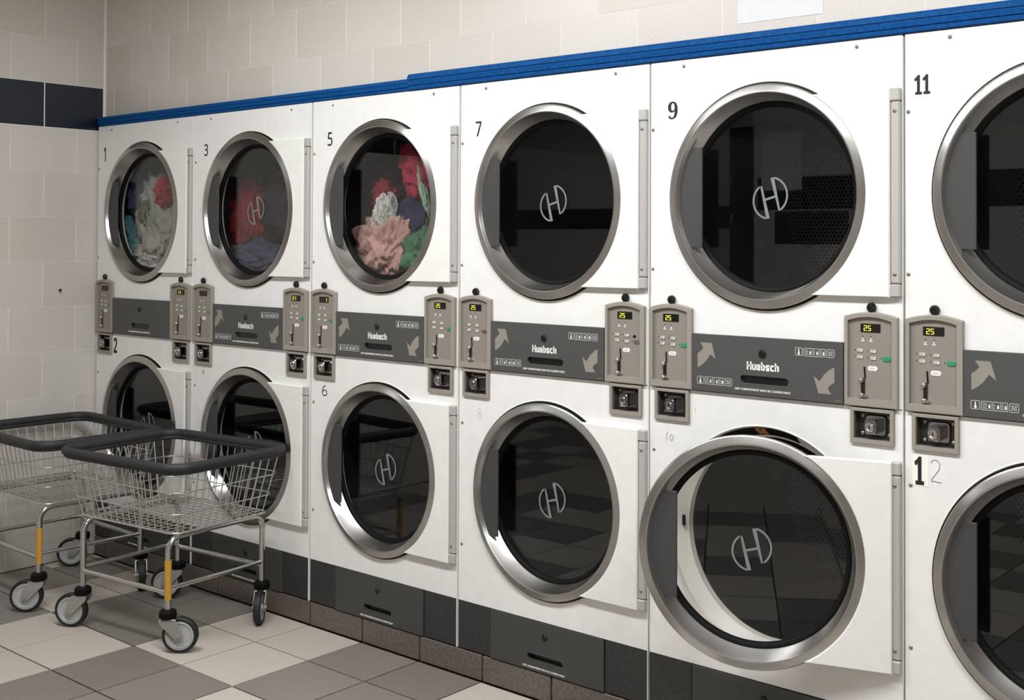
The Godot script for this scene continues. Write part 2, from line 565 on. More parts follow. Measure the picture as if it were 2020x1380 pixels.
func room() -> void:
	var H := 2.9
	# floor
	var fl := structure("floor", MB.new().box(Vector3(1.7, -0.056, 2.55), Vector3(12.0, 0.1, 7.2)).mesh(), M.floor_grout)
	var T := 0.3039
	var xg := 0.9985
	var z1 := -0.0005 + 0.8072 * T
	var known := {"0,0": 0, "1,0": 1, "2,0": 1, "3,0": 0, "4,0": 0, "5,0": 1, "6,0": 0, "-1,0": 0, "-2,0": 1, "0,1": 0, "1,1": 1, "2,1": 1, "3,1": 0, "4,1": 0, "-1,1": 0, "-2,1": 1, "-3,1": 0, "0,2": 1, "1,2": 0, "2,2": 0, "3,2": 1, "-1,2": 1, "-2,2": 0, "0,3": 1, "1,3": 0, "2,3": 0, "-1,3": 1}
	var far := [MB.new(), MB.new()]
	for j in range(0, 20):
		for i in range(-16, 22):
			var x := xg + i * T
			var za := z1 + (j - 1) * T
			var zb := za + T
			if j == 0: za = 0.004
			var light: int = known.get("%d,%d" % [i, j], 1 if rng.randf() < 0.5 else 0)
			if x + T < 0.0 and zb < 2.4 or zb > 6.1: continue
			var x0 := x; var x1 := x + T
			if x0 < 0.0 and zb < 2.4: x0 = 0.0
			var c := Vector3((x0 + x1) / 2, -0.004, (za + zb) / 2)
			var s := Vector3(x1 - x0 - 0.0075, 0.008, zb - za - 0.0075)
			if j <= 6 and x < 3.4 and x1 > 0.0:
				var kind := rng.randi() % 3
				var key := "ft_%.3f_%.3f" % [s.x, s.z]
				if not C.has(key): C[key] = MB.new().box(Vector3.ZERO, s, 0.001).mesh()
				put(fl, "tile", C[key], M[("floor_light_%d" if light else "floor_dark_%d") % kind], c)
			else:
				far[light].box(c, s)
	for k in 2:
		var o := put(fl, ["dark_tiles", "light_tiles"][k], far[k].mesh(), M[["floor_dark_0", "floor_light_0"][k]])
		o.set_meta("kind", "stuff")
	# back wall above the dryers, alcove round them
	var wb := structure("wall_back", MB.new().box(Vector3(3.7, (TOP_Y + 0.012 + H) / 2, -0.138), Vector3(7.6, H - TOP_Y - 0.012, 0.2)).mesh(), M.grout_pale)
	var rows := [[1.977, 0.381], [2.1805, 0.2285], [2.384, 0.381], [2.588, 0.2285]]
	var kinds := ["wall_tile", "wall_tile_b", "wall_tile_c"]
	var rest := MB.new()
	for r in rows:
		var y0: float = maxf(r[0], TOP_Y + 0.013)
		var y1: float = minf(r[0] + 0.2036, H)
		for k in range(-2, 26):
			var x0: float = maxf(r[1] + 0.3052 * k, 0.002)
			var x1: float = minf(r[1] + 0.3052 * (k + 1), 7.45)
			if x1 - x0 < 0.02: continue
			var c := Vector3((x0 + x1) / 2, (y0 + y1) / 2, -0.0402)
			if x0 < 5.0 and r[0] < 2.58:
				put(wb, "tile", tile_mesh(x1 - x0 - 0.0026, y1 - y0 - 0.0014, 0.006, 0.0005), M[kinds[rng.randi() % 3]], c)
			else:
				rest.box(c, Vector3(x1 - x0 - 0.003, y1 - y0 - 0.0018, 0.006))
	put(wb, "upper_tiles", rest.mesh(), M.wall_tile).set_meta("kind", "stuff")
	structure("wall_alcove", MB.new().box(Vector3(3.7, 1.0, -1.05), Vector3(7.6, 2.2, 0.1)).mesh(), M.gap)
	# plinth with its tiled face
	var pl := structure("trim_3", MB.new().box(Vector3(3.725, (KICK_Y - 0.003) / 2, -0.506), Vector3(7.45, KICK_Y - 0.003, 0.985)).mesh(), M.floor_grout)
	for i in range(-4, 22):
		var x0 := maxf(xg + i * T, 0.001)
		var x1 := minf(xg + (i + 1) * T, 7.45)
		if x1 - x0 < 0.02: continue
		put(pl, "tile", tile_mesh(x1 - x0 - 0.007, KICK_Y - 0.003, 0.013, 0.002), M.base_tile, Vector3((x0 + x1) / 2, (KICK_Y - 0.003) / 2 + 0.001, -0.0068))
	# left wall
	var wl := structure("wall_left", MB.new().box(Vector3(-0.108, H / 2, 0.65), Vector3(0.2, H, 3.5)).mesh(), M.grout_pale)
	var other := MB.new()
	for n in range(-5, 9):
		var y0 := 1.777 - 0.2045 * n
		var y1 := minf(y0 + 0.2045, H)
		if n == 8: y0 = 0.0
		var odd := absi(n) % 2 == 1
		var first := -0.0535 if odd else 0.0985
		for k in range(-1, 9):
			var za := maxf(first + 0.3052 * k, -0.03)
			var zb := minf(first + 0.3052 * (k + 1), 2.4)
			if zb - za < 0.02: continue
			var c := Vector3(-0.0108, (y0 + y1) / 2, (za + zb) / 2)
			var s := Vector3(0.007, y1 - y0 - (0.004 if n == -1 else 0.0014), zb - za - (0.005 if n == -1 else 0.0026))
			if k < 4 or n == -1:
				var key := "lt_%.3f_%.3f" % [s.y, s.z]
				if not C.has(key): C[key] = MB.new().box(Vector3.ZERO, s, 0.0005).mesh()
				put(wl, "tile", C[key], M.navy_tile if n == -1 else M[kinds[rng.randi() % 3]], c)
			else:
				other.box(c, s)
	put(wl, "further_tiles", other.mesh(), M.wall_tile).set_meta("kind", "stuff")
	# the rest of the room, which the door glass mirrors
	var wf := structure("wall_front", MB.new().box(Vector3(4.52, H / 2, 3.56), Vector3(6.12, H, 0.2)).mesh(), M.plain_wall)
	var band := MB.new()
	for k in 19:
		band.box(Vector3(1.64 + 0.305 * k, 1.772, 3.457), Vector3(0.3, 0.2, 0.008), 0.001)
	put(wf, "navy_tiles", band.mesh(), M.navy_tile).set_meta("kind", "stuff")
	structure("door_1", MB.new().box(Vector3(1.37, 1.1, 3.5), Vector3(0.18, 2.2, 0.09), 0.006).mesh(), M.door_brown)
	for y in [1.62, 1.86]:
		put(get_node("door_1"), "door_hinge", C_box("hinge_leaf", Vector3(0.02, 0.06, 0.012), 0.003), M.chrome, Vector3(1.30, y, 3.452))
	structure("wall_side", MB.new().box(Vector3(1.38, H / 2, 4.9), Vector3(0.16, H, 2.48)).mesh(), M.plain_wall)
	var wr := structure("wall_rear", MB.new().box(Vector3(-1.4, H / 2, 6.25), Vector3(5.8, H, 0.2)).mesh(), M.plain_wall)
	band = MB.new()
	for k in 18:
		band.box(Vector3(-4.0 + 0.305 * k, 1.7, 6.146), Vector3(0.3, 0.2, 0.008), 0.001)
	put(wr, "navy_tiles", band.mesh(), M.navy_tile).set_meta("kind", "stuff")
	structure("wall_far", MB.new().box(Vector3(-4.3, H / 2, 4.2), Vector3(0.2, H, 4.0)).mesh(), M.plain_wall)
	structure("wall_return", MB.new().box(Vector3(-2.3, H / 2, 2.3), Vector3(4.18, H, 0.2)).mesh(), M.plain_wall)
	structure("wall_right", MB.new().box(Vector3(7.55, H / 2, 1.3), Vector3(0.2, H, 4.8)).mesh(), M.plain_wall)
	structure("ceiling", MB.new().box(Vector3(1.7, H + 0.05, 2.55), Vector3(12.2, 0.1, 7.8)).mesh(), M.ceiling)
	# blue moulding along the dryer tops
	for e in [["trim_1", 0.012, 2.16, 0.043, 0.043, 0.0], ["trim_2", 2.149, 7.4, 0.058, 0.0415, 0.0035]]:
		var b := MB.new()
		var prof := [Vector2(0.0, -0.03), Vector2(0.0, 0.001), Vector2(0.05, 0.005), Vector2(0.16, 0.0055), Vector2(0.2, 0.003), Vector2(0.26, 0.003), Vector2(0.3, 0.007), Vector2(0.5, 0.0085), Vector2(0.55, 0.006), Vector2(0.62, 0.006), Vector2(0.66, 0.009), Vector2(0.85, 0.008), Vector2(0.9, 0.005), Vector2(1.0, 0.002), Vector2(1.0, -0.03)]
		for i in prof.size() - 1:
			var P: Array = []
			for x in [e[1], e[2]]:
				var hh: float = e[3] if x == e[1] else e[4]
				for k in 2:
					var q: Vector2 = prof[i + k]
					P.append(Vector3(x, TOP_Y + 0.001 + q.x * hh, q.y + e[5]))
			var d: Vector2 = prof[i + 1] - prof[i]
			var nn := Vector3(0, -d.y, d.x * 0.05).normalized()
			b.quad(P[0], P[2], P[3], P[1], nn)
		for x in [e[1], e[2]]:
			var hh: float = e[3] if x == e[1] else e[4]
			for i in range(1, prof.size() - 2):
				var s := Vector3(-1.0 if x == e[1] else 1.0, 0, 0)
				b.quad(Vector3(x, TOP_Y + 0.001 + prof[i].x * hh, prof[i].y + e[5]), Vector3(x, TOP_Y + 0.001 + prof[i + 1].x * hh, prof[i + 1].y + e[5]), Vector3(x, TOP_Y + 0.001 + prof[i + 1].x * hh, -0.03), Vector3(x, TOP_Y + 0.001 + prof[i].x * hh, -0.03), s)
		structure(e[0], b.mesh(), M.blue_trim)


# ------------------------------------------------------------------ dryers
func door_meshes() -> void:
	# white plate between the ring and the hinge
	var p := PackedVector2Array()
	var R := 0.3085
	var a := asin(0.269 / R)
	for i in 33:
		var t := lerpf(-a, a, i / 32.0)
		p.append(Vector2(R * cos(t), R * sin(t)))
	p.append(Vector2(0.3755, 0.269)); p.append(Vector2(0.3755, -0.269))
	C["plate"] = MB.new().prism(p, 0.001, 0.019, 0.003).mesh()
	C["rim"] = MB.new().lathe([Vector2(0.29, 0.003), Vector2(0.3105, 0.003), Vector2(0.312, 0.005), Vector2(0.312, 0.0115), Vector2(0.3105, 0.0135), Vector2(0.3075, 0.0148), Vector2(0.291, 0.0212), Vector2(0.2885, 0.022), Vector2(0.286, 0.0213), Vector2(0.2842, 0.0185), Vector2(0.2655, -0.031), Vector2(0.2615, -0.0345), Vector2(0.2615, -0.041), Vector2(0.269, -0.041), Vector2(0.288, 0.003)], 128).mesh()
	C["gasket"] = MB.new().lathe([Vector2(0.292, -0.02), Vector2(0.3065, -0.02), Vector2(0.3165, 0.0005), Vector2(0.3165, 0.007), Vector2(0.30, 0.0085)], 96).mesh()
	C["open_gasket"] = MB.new().lathe([Vector2(0.286, -0.03), Vector2(0.302, -0.032), Vector2(0.306, -0.028), Vector2(0.309, 0.0), Vector2(0.3105, 0.003), Vector2(0.29, 0.0035)], 96).mesh()
	C["seal"] = MB.new().lathe([Vector2(0.2665, -0.0285), Vector2(0.263, -0.0262), Vector2(0.256, -0.0285), Vector2(0.2515, -0.0335), Vector2(0.251, -0.042), Vector2(0.2625, -0.042)], 96).mesh()
	C["glass"] = MB.new().lathe([Vector2(0.0, -0.0405), Vector2(0.2605, -0.0405), Vector2(0.2605, -0.0365), Vector2(0.0, -0.0365)], 96).mesh()
	# handle: a grey plate closing a segment of the ring
	p = PackedVector2Array()
	var r := 0.2815
	var b := asin(0.1445 / r)
	for i in 17:
		var t := lerpf(PI - b, PI + b, i / 16.0)
		p.append(Vector2(r * cos(t), r * sin(t)))
	p.append(Vector2(-0.203, -0.1445)); p.append(Vector2(-0.203, 0.1445))
	C["handle"] = MB.new().prism(p, 0.003, 0.0085, 0.0015).mesh()
	# emblem: two bowed lenses and a bar, outlined
	var m := MB.new()
	var u := Vector2(cos(0.24), sin(0.24))
	var w := Vector2(-u.y, u.x)
	for sg in [1.0, -1.0]:
		var pts := []
		var hl := 0.0475; var bul := 0.0355
		var rad := (hl * hl + bul * bul) / (2 * bul)
		var half := asin(minf(1.0, hl / rad))
		for i in 15:
			var t := lerpf(-half, half, i / 14.0)
			var q := Vector2(0.020 + bul - rad + rad * cos(t), rad * sin(t) + 0.0064)
			pts.append((u * q.x + w * q.y) * sg)
		# inset so that the stroke stays within the outline
		m.ribbon(pts + [], 0.0058, 0.0, true)
	m.ribbon([u * -0.021 - w * 0.0005, u * 0.021 + w * 0.0005], 0.0064, 0.0001)
	C["emblem"] = m.mesh()
	# a little screw: low dome with a slot-like cross of flats
	C["screw"] = MB.new().lathe([Vector2(0.0052, 0.0), Vector2(0.0052, 0.0008), Vector2(0.0042, 0.0024), Vector2(0.0022, 0.0032), Vector2(0.0016, 0.0022), Vector2(0.0, 0.0022)], 12).mesh()
	C["knob"] = MB.new().lathe([Vector2(0.0095, 0.0), Vector2(0.0127, 0.003), Vector2(0.0127, 0.009), Vector2(0.0105, 0.0125), Vector2(0.0035, 0.0135), Vector2(0.0028, 0.0115), Vector2(0.0, 0.0115)], 24).mesh()
	# drum seen through the glass
	C["drum"] = MB.new().lathe([Vector2(0.283, -0.062), Vector2(0.372, -0.068), Vector2(0.372, -0.80)], 72).mesh()
	var d := MB.new().lathe([Vector2(0.373, -0.785), Vector2(0.12, -0.78), Vector2(0.0, -0.78)], 48)
	C["drum_back"] = d.mesh()
	d = MB.new()
	for k in 3:
		var t := TAU * k / 3.0 + 0.35
		var dir := Vector2(cos(t), sin(t))
		var tan := Vector2(-dir.y, dir.x)
		var A := dir * 0.372 + tan * 0.035; var B := dir * 0.372 - tan * 0.035; var T := dir * 0.30
		for e in [[A, T, (tan * 2 - dir).normalized()], [T, B, (-tan * 2 - dir).normalized()]]:
			d.quad(Vector3(e[0].x, e[0].y, -0.09), Vector3(e[1].x, e[1].y, -0.09), Vector3(e[1].x, e[1].y, -0.74), Vector3(e[0].x, e[0].y, -0.74), Vector3(e[2].x, e[2].y, 0))
		d.tri(Vector3(A.x, A.y, -0.09), Vector3(T.x, T.y, -0.09), Vector3(B.x, B.y, -0.09), Vector3.BACK, Vector3.BACK, Vector3.BACK)
	C["baffles"] = d.mesh()
	C["funnel"] = MB.new().lathe([Vector2(0.322, 0.0), Vector2(0.319, 0.0022), Vector2(0.316, 0.0), Vector2(0.3135, -0.012), Vector2(0.306, -0.016), Vector2(0.288, -0.045), Vector2(0.283, -0.048), Vector2(0.283, -0.07)], 96).mesh()
	# front sheets
	var xa := 0.0032
	var xb := W - 0.004
	C["front_up"] = MB.new().frame(rect(xa, SPLIT_Y + 0.001, xb, TOP_Y), circle(Vector2(DOOR_X, UP_Y), 0.3175, 96), Vector2(DOOR_X, UP_Y), 0.0, -0.02, -0.004, 0.0012).mesh()
	# the lower sheet is notched round the two coin boxes
	var notched := PackedVector2Array([Vector2(xa, WHITE_Y), Vector2(xb, WHITE_Y), Vector2(xb, 0.9445), Vector2(0.655, 0.9445), Vector2(0.655, SPLIT_Y - 0.001), Vector2(0.145, SPLIT_Y - 0.001), Vector2(0.145, 0.9445), Vector2(xa, 0.9445)])
	var lowf := MB.new().frame(notched, circle(Vector2(DOOR_X, LOW_Y), 0.3175, 96), Vector2(DOOR_X, LOW_Y), 0.0, -0.02, -0.004, 0.0)
	for x in [[xa, 0.025], [0.775, xb]]:
		lowf.box(Vector3((x[0] + x[1]) / 2, 0.99075, -0.01), Vector3(x[1] - x[0], 0.0925, 0.02))
	C["front_low"] = lowf.mesh()
	var box := MB.new()
	for s in [[0.004, 1.044, -0.43, 0.004, 1.9, 0.82], [0.796, 1.044, -0.43, 0.004, 1.9, 0.82], [0.4, 1.044, -0.84, 0.79, 1.9, 0.004], [0.4, 1.994, -0.43, 0.79, 0.004, 0.82], [0.4, 0.094, -0.43, 0.79, 0.004, 0.82], [0.4, 1.11, -0.43, 0.79, 0.02, 0.82]]:
		box.box(Vector3(s[0], s[1], s[2]), Vector3(s[3], s[4], s[5]))
	C["cabinet"] = box.mesh()


func door(root: Node3D, O: Vector3, y: float, open := 0.0) -> void:
	var hinge := Vector3(0.788, y, -0.008)
	var d := put(root, "door", C.plate, M.white_door)
	var tr := Transform3D(Basis(), Vector3(DOOR_X, y, 0))
	if open != 0.0:
		tr = Transform3D(Basis(), hinge) * Transform3D(Basis(Vector3.UP, open), Vector3.ZERO) * Transform3D(Basis(), -hinge) * tr
	tr.origin += O
	d.transform = tr
	put(d, "rim", C.rim, M.steel)
	put(d, "gasket", C.open_gasket if open != 0.0 else C.gasket, M.rubber)
	put(d, "glass_seal", C.seal, M.rubber)
	put(d, "glass", C.glass, M.glass)
	put(d, "handle", C.handle, M.handle)
	put(d, "emblem", C.emblem, M.emblem, Vector3(-0.004, -0.004, -0.0358))
	# hinge on the cabinet
	var h := put(root, "hinge", C_box("hbar", Vector3(0.026, 0.468, 0.016), 0.004), M.hinge_grey, O + Vector3(0.7832, y + 0.0005, 0.008))
	for sg in [1.0, -1.0]:
		put(h, "hinge_cap", C_box("hcap", Vector3(0.029, 0.033, 0.019), 0.003), M.hinge_grey, Vector3(-0.001, sg * 0.2515, 0.0))
		put(h, "screw", C.screw, M.screw, Vector3(-0.001, sg * 0.209, 0.008))


func C_box(key: String, s: Vector3, b: float) -> ArrayMesh:
	if not C.has(key): C[key] = MB.new().box(Vector3.ZERO, s, b).mesh()
	return C[key]


func control_box(root: Node3D, O: Vector3, x: float, digits: String, green := true, extra := 0) -> void:
	# bezel, its sunk face and what sits on it; x is the left edge
	if not C.has("bezel"):
		var outer := arched(0.0, 1.0395, 0.149, 1.2735, 1.286)
		var inner := arched(0.0105, 1.060, 0.1335, 1.2625, 1.2735)
		C["bezel"] = MB.new().frame(outer, inner, Vector2(0.0745, 1.16), 0.012, 0.0005, 0.003, 0.0025).mesh()
		C["inset"] = MB.new().prism(inner, 0.0005, 0.0032).mesh()
		C["key"] = MB.new().prism(rrect(-0.0085, -0.0045, 0.0085, 0.0045, 0.004), 0.0, 0.0022, 0.0008).mesh()
		C["green_key"] = MB.new().prism(rrect(-0.011, -0.006, 0.011, 0.006, 0.0045), 0.0, 0.0025, 0.0008).mesh()
		C["oval"] = MB.new().prism(rrect(-0.0135, -0.0062, 0.0135, 0.0062, 0.0058), 0.0, 0.0012, 0.0004).mesh()
		C["oval_print"] = MB.new().ribbon([Vector2(-0.007, -0.002), Vector2(-0.007, 0.002), Vector2(-0.003, 0.002), Vector2(-0.003, -0.002)], 0.0008, 0.0, true).ribbon([Vector2(-0.0005, -0.002), Vector2(-0.0005, 0.002), Vector2(0.003, 0.002), Vector2(0.003, -0.002)], 0.0008, 0.0, true).ribbon([Vector2(0.0075, 0.001), Vector2(0.0055, 0.001), Vector2(0.0055, -0.002), Vector2(0.0075, -0.002)], 0.0007, 0.0).mesh()
		C["display"] = C_box("disp", Vector3(0.0555, 0.0225, 0.003), 0.001)
		C["slant"] = MB.new().prism(PackedVector2Array([Vector2(-0.0032, 0.0155), Vector2(0.0012, 0.0155), Vector2(0.0036, -0.015), Vector2(-0.0008, -0.015)]), 0.0, 0.0014).mesh()
		C["slot_plate"] = MB.new().frame(rrect(-0.0058, -0.026, 0.0058, 0.026, 0.005), rrect(-0.0027, -0.017, 0.0027, 0.017, 0.0025), Vector2.ZERO, 0.002, 0.0, 0.0006, 0.0006, true).mesh()
		C["slot_dark"] = MB.new().prism(rrect(-0.0027, -0.017, 0.0027, 0.017, 0.0025), 0.0, 0.001).mesh()
		C["stud"] = MB.new().lathe([Vector2(0.0062, 0.0), Vector2(0.0066, 0.005), Vector2(0.0055, 0.009), Vector2(0.003, 0.0108), Vector2(0.0, 0.0112)], 16).mesh()
		C["lever_foot"] = MB.new().prism(PackedVector2Array([Vector2(-0.011, -0.003), Vector2(0.009, -0.004), Vector2(0.011, 0.001), Vector2(0.004, 0.0045), Vector2(-0.009, 0.004)]), 0.0, 0.008, 0.002).mesh()
		C["led"] = MB.new().lathe([Vector2(0.0016, 0.0), Vector2(0.0012, 0.001), Vector2(0.0, 0.0012)], 8).mesh()
		C["legend"] = MB.new().box(Vector3(0, 0.0025, 0), Vector3(0.004, 0.004, 0.0003)).box(Vector3(0, -0.0025, 0), Vector3(0.009, 0.0028, 0.0003)).mesh()
		C["drop"] = MB.new().prism(PackedVector2Array([Vector2(0, 0.0042), Vector2(0.0017, -0.001), Vector2(0.0012, -0.0036), Vector2(-0.0012, -0.0036), Vector2(-0.0017, -0.001)]), 0.0, 0.0004).mesh()
		# coin box
		C["coin_frame"] = MB.new().frame(rect(0.0, 0.9435, 0.122, 1.036), rect(0.0105, 0.956, 0.1115, 1.0275), Vector2(0.061, 0.99), 0.009, -0.004, 0.0, 0.002).mesh()
		C["coin_recess"] = MB.new().frame(rect(0.009, 0.9545, 0.113, 1.029), rect(0.0106, 0.9561, 0.1114, 1.0274), Vector2(0.061, 0.99), 0.0, -0.02, -0.0185).mesh()
		C["coin_plate"] = MB.new().prism(rect(0.0105, 0.956, 0.1115, 1.0275), -0.022, -0.017).mesh()
		C["lock_base"] = MB.new().prism(rrect(-0.030, -0.0275, 0.030, 0.0275, 0.012), -0.017, -0.011, 0.003).mesh()
		C["lock_block"] = MB.new().prism(rrect(-0.0165, -0.019, 0.0165, 0.019, 0.008), -0.011, 0.020, 0.004).mesh()
		C["lock_face"] = MB.new().lathe([Vector2(0.0125, 0.019), Vector2(0.0125, 0.0225), Vector2(0.0105, 0.0245), Vector2(0.008, 0.0245), Vector2(0.007, 0.0215), Vector2(0.0, 0.0215)], 24).mesh()
		C["keyhole"] = MB.new().prism(rrect(-0.0014, -0.0048, 0.0014, 0.0048, 0.001), 0.0215, 0.0224).mesh()
		C["bolt"] = MB.new().lathe([Vector2(0.0056, -0.017), Vector2(0.0056, -0.0145), Vector2(0.003, -0.0125), Vector2(0.0, -0.0122)], 12).mesh()
	var o := O + Vector3(x, 0, 0)
	var b := put(root, "control_box", C.bezel, M.bezel, o)
	put(b, "face_plate", C.inset, M.inset)
	var z := 0.0032
	put(b, "display", C.display, M.display, Vector3(0.0715, 1.244, z + 0.0005))
	if digits != "":
		seven(b, "display_digits", digits, 0.0125, Vector3(0.0545 if digits.length() == 2 else 0.083, 1.2375, z + 0.0024))
	for p in [[0.05, 1.2185], [0.0725, 1.2185]]:
		put(b, "indicator", C.led, M.black, Vector3(p[0], p[1] + 0.004, z))
		put(b, "legend", C.legend, M.key_print, Vector3(p[0], p[1] - 0.0055, z + 0.0003))
	for p in [[0.042, 1.185], [0.079, 1.184], [0.042, 1.1675], [0.079, 1.166]]:
		put(b, "button", C.key, M.key, Vector3(p[0], p[1], z))
		put(b, "button_print", C.drop, M.key_print, Vector3(p[0] + 0.0055, p[1], z + 0.0021))
		put(b, "indicator", C.led, M.black, Vector3(p[0] - 0.0145, p[1] + 0.001, z))
	var gk := put(b, "start_button", C.green_key, M.green if green else M.chrome, Vector3(0.117, 1.166, z))
	gk.set_meta("label", "green start button" if green else "worn start button")
	put(b, "indicator", C.led, M.black, Vector3(0.1, 1.1665, z))
	if extra == 1:
		put(b, "black_button", C.led, M.black, Vector3(0.108, 1.182, z)).scale = Vector3(4.0, 3.4, 2.0)
	put(b, "price_oval", C.oval, M.print_white, Vector3(0.0775, 1.1395, z))
	put(b, "price_print", C.oval_print, M.panel_print, Vector3(0.0775, 1.1395, z + 0.0014))
	put(b, "coin_slot", C.slant, M.black, Vector3(0.0555, 1.1275, z))
	put(b, "slide_plate", C.slot_plate, M.coin_plate, Vector3(0.0505, 1.0885, z))
	put(b, "slide_gap", C.slot_dark, M.black, Vector3(0.0505, 1.0885, z))
	put(b, "lever_stud", C.stud, M.chrome, Vector3(0.0475, 1.108, z))
	put(b, "lever_foot", C.lever_foot, M.chrome, Vector3(0.052, 1.0675, z))
	put(b, "lever_stud", C.stud, M.chrome, Vector3(0.0495, 1.0695, z + 0.002))
	put(root, "lock_knob", C.knob, M.black, o + Vector3(0.0755, 1.2975, 0.0))
	var cb := put(root, "coin_box", C.coin_frame, M.bezel, o + Vector3(0.0155, 0, 0))
	put(cb, "recess", C.coin_recess, M.recess)
	put(cb, "back_plate", C.coin_plate, M.coin_plate)
	put(cb, "lock_base", C.lock_base, M.dark_chrome, Vector3(0.0635, 0.9905, 0))
	put(cb, "lock_block", C.lock_block, M.dark_chrome, Vector3(0.0605, 0.9895, 0))
	put(cb, "lock_face", C.lock_face, M.chrome, Vector3(0.0605, 0.9895, 0))
	put(cb, "keyhole", C.keyhole, M.black, Vector3(0.0605, 0.9895, 0))
	for p in [[0.0245, 1.0145], [0.0245, 0.9665], [0.0995, 1.0145], [0.0995, 0.9665]]:
		put(cb, "bolt", C.bolt, M.screw, Vector3(p[0], p[1], 0))


func icon_strip() -> ArrayMesh:
	var b := MB.new()
	var w := 0.0009
	b.ribbon(Array(rrect(0.0, 0.0, 0.021, 0.0205, 0.003, 3)), w, 0.0, true)
	b.ribbon(Array(rrect(0.0255, 0.0, 0.089, 0.0205, 0.002, 3)), w, 0.0, true)
	b.ribbon(Array(rrect(0.0935, 0.0, 0.1155, 0.0205, 0.003, 3)), w, 0.0, true)
	b.prism(PackedVector2Array([Vector2(0.0095, 0.018), Vector2(0.012, 0.018), Vector2(0.0125, 0.009), Vector2(0.0142, 0.006), Vector2(0.013, 0.002), Vector2(0.0085, 0.002), Vector2(0.0073, 0.006), Vector2(0.009, 0.009)]), 0.0, 0.0003)
	for x in [0.029, 0.049, 0.070]:
		for k in 4:
			b.ribbon([Vector2(x, 0.0045 + 0.0038 * k), Vector2(x + 0.011 - 0.002 * (k % 2), 0.0045 + 0.0038 * k)], 0.0009, 0.0)
	for x in [0.045, 0.066, 0.0845]:
		b.prism(PackedVector2Array([Vector2(x, 0.0155), Vector2(x + 0.0026, 0.0095), Vector2(x + 0.0018, 0.004), Vector2(x - 0.0014, 0.004), Vector2(x - 0.0024, 0.0095)]), 0.0, 0.0003)
	b.ribbon([Vector2(0.097, 0.004), Vector2(0.112, 0.016)], 0.0008, 0.0)
	b.ribbon([Vector2(0.097, 0.016), Vector2(0.112, 0.004)], 0.0008, 0.0)
	b.ribbon(Array(rrect(0.099, 0.005, 0.110, 0.0155, 0.004, 4)), 0.0007, 0.0, true)
	return b.mesh()


# the maker's name in heavy condensed letters, drawn as thick strokes
func block_letters() -> ArrayMesh:
	var b := MB.new()
	var w := 0.0046; var h := w / 2
	var X := 0.0168; var cap := 0.0232
	var mid := (X + 0.0) / 2
	var x := 0.0
	var put_stroke := func(pts: Array, dx: float) -> void:
		var q := []
		for p in pts: q.append(Vector2(p[0] + dx, p[1]))
		b.ribbon(q, w, 0.0)
	for ch in ["H", "u", "e", "b", "s", "c", "h"]:
		var l := h; var r := 0.0128 - h; var lo := h; var hi := X - h
		match ch:
			"H":
				r = 0.0152 - h
				put_stroke.call([[l, 0.0], [l, cap]], x); put_stroke.call([[r, 0.0], [r, cap]], x); put_stroke.call([[l, cap * 0.5], [r, cap * 0.5]], x)
			"u":
				put_stroke.call([[l, X], [l, 0.004], [l + 0.0017, lo], [r, lo]], x); put_stroke.call([[r, X], [r, 0.0]], x)
			"e":
				put_stroke.call([[l, mid - 0.0005], [r, mid - 0.0005], [r, 0.0128], [r - 0.0017, hi], [l + 0.0017, hi], [l, 0.0128], [l, 0.004], [l + 0.0017, lo], [r + h * 0.6, lo]], x)
			"b":
				put_stroke.call([[l, 0.0], [l, cap]], x); put_stroke.call([[l, hi], [r - 0.0017, hi], [r, 0.0128], [r, 0.004], [r - 0.0017, lo], [l, lo]], x)
			"s":
				put_stroke.call([[r + h * 0.7, hi], [l + 0.001, hi], [l, 0.0122], [l + 0.001, mid + 0.0008], [r - 0.001, mid - 0.0008], [r, 0.0046], [r - 0.001, lo], [l - h * 0.7, lo]], x)
			"c":
				put_stroke.call([[r + h * 0.6, hi], [l + 0.0017, hi], [l, 0.0128], [l, 0.004], [l + 0.0017, lo], [r + h * 0.6, lo]], x)
			"h":
				put_stroke.call([[l, 0.0], [l, cap]], x); put_stroke.call([[l, hi], [r - 0.0017, hi], [r, 0.0128], [r, 0.0]], x)
		x += (r + h) + 0.0016
	return b.mesh()


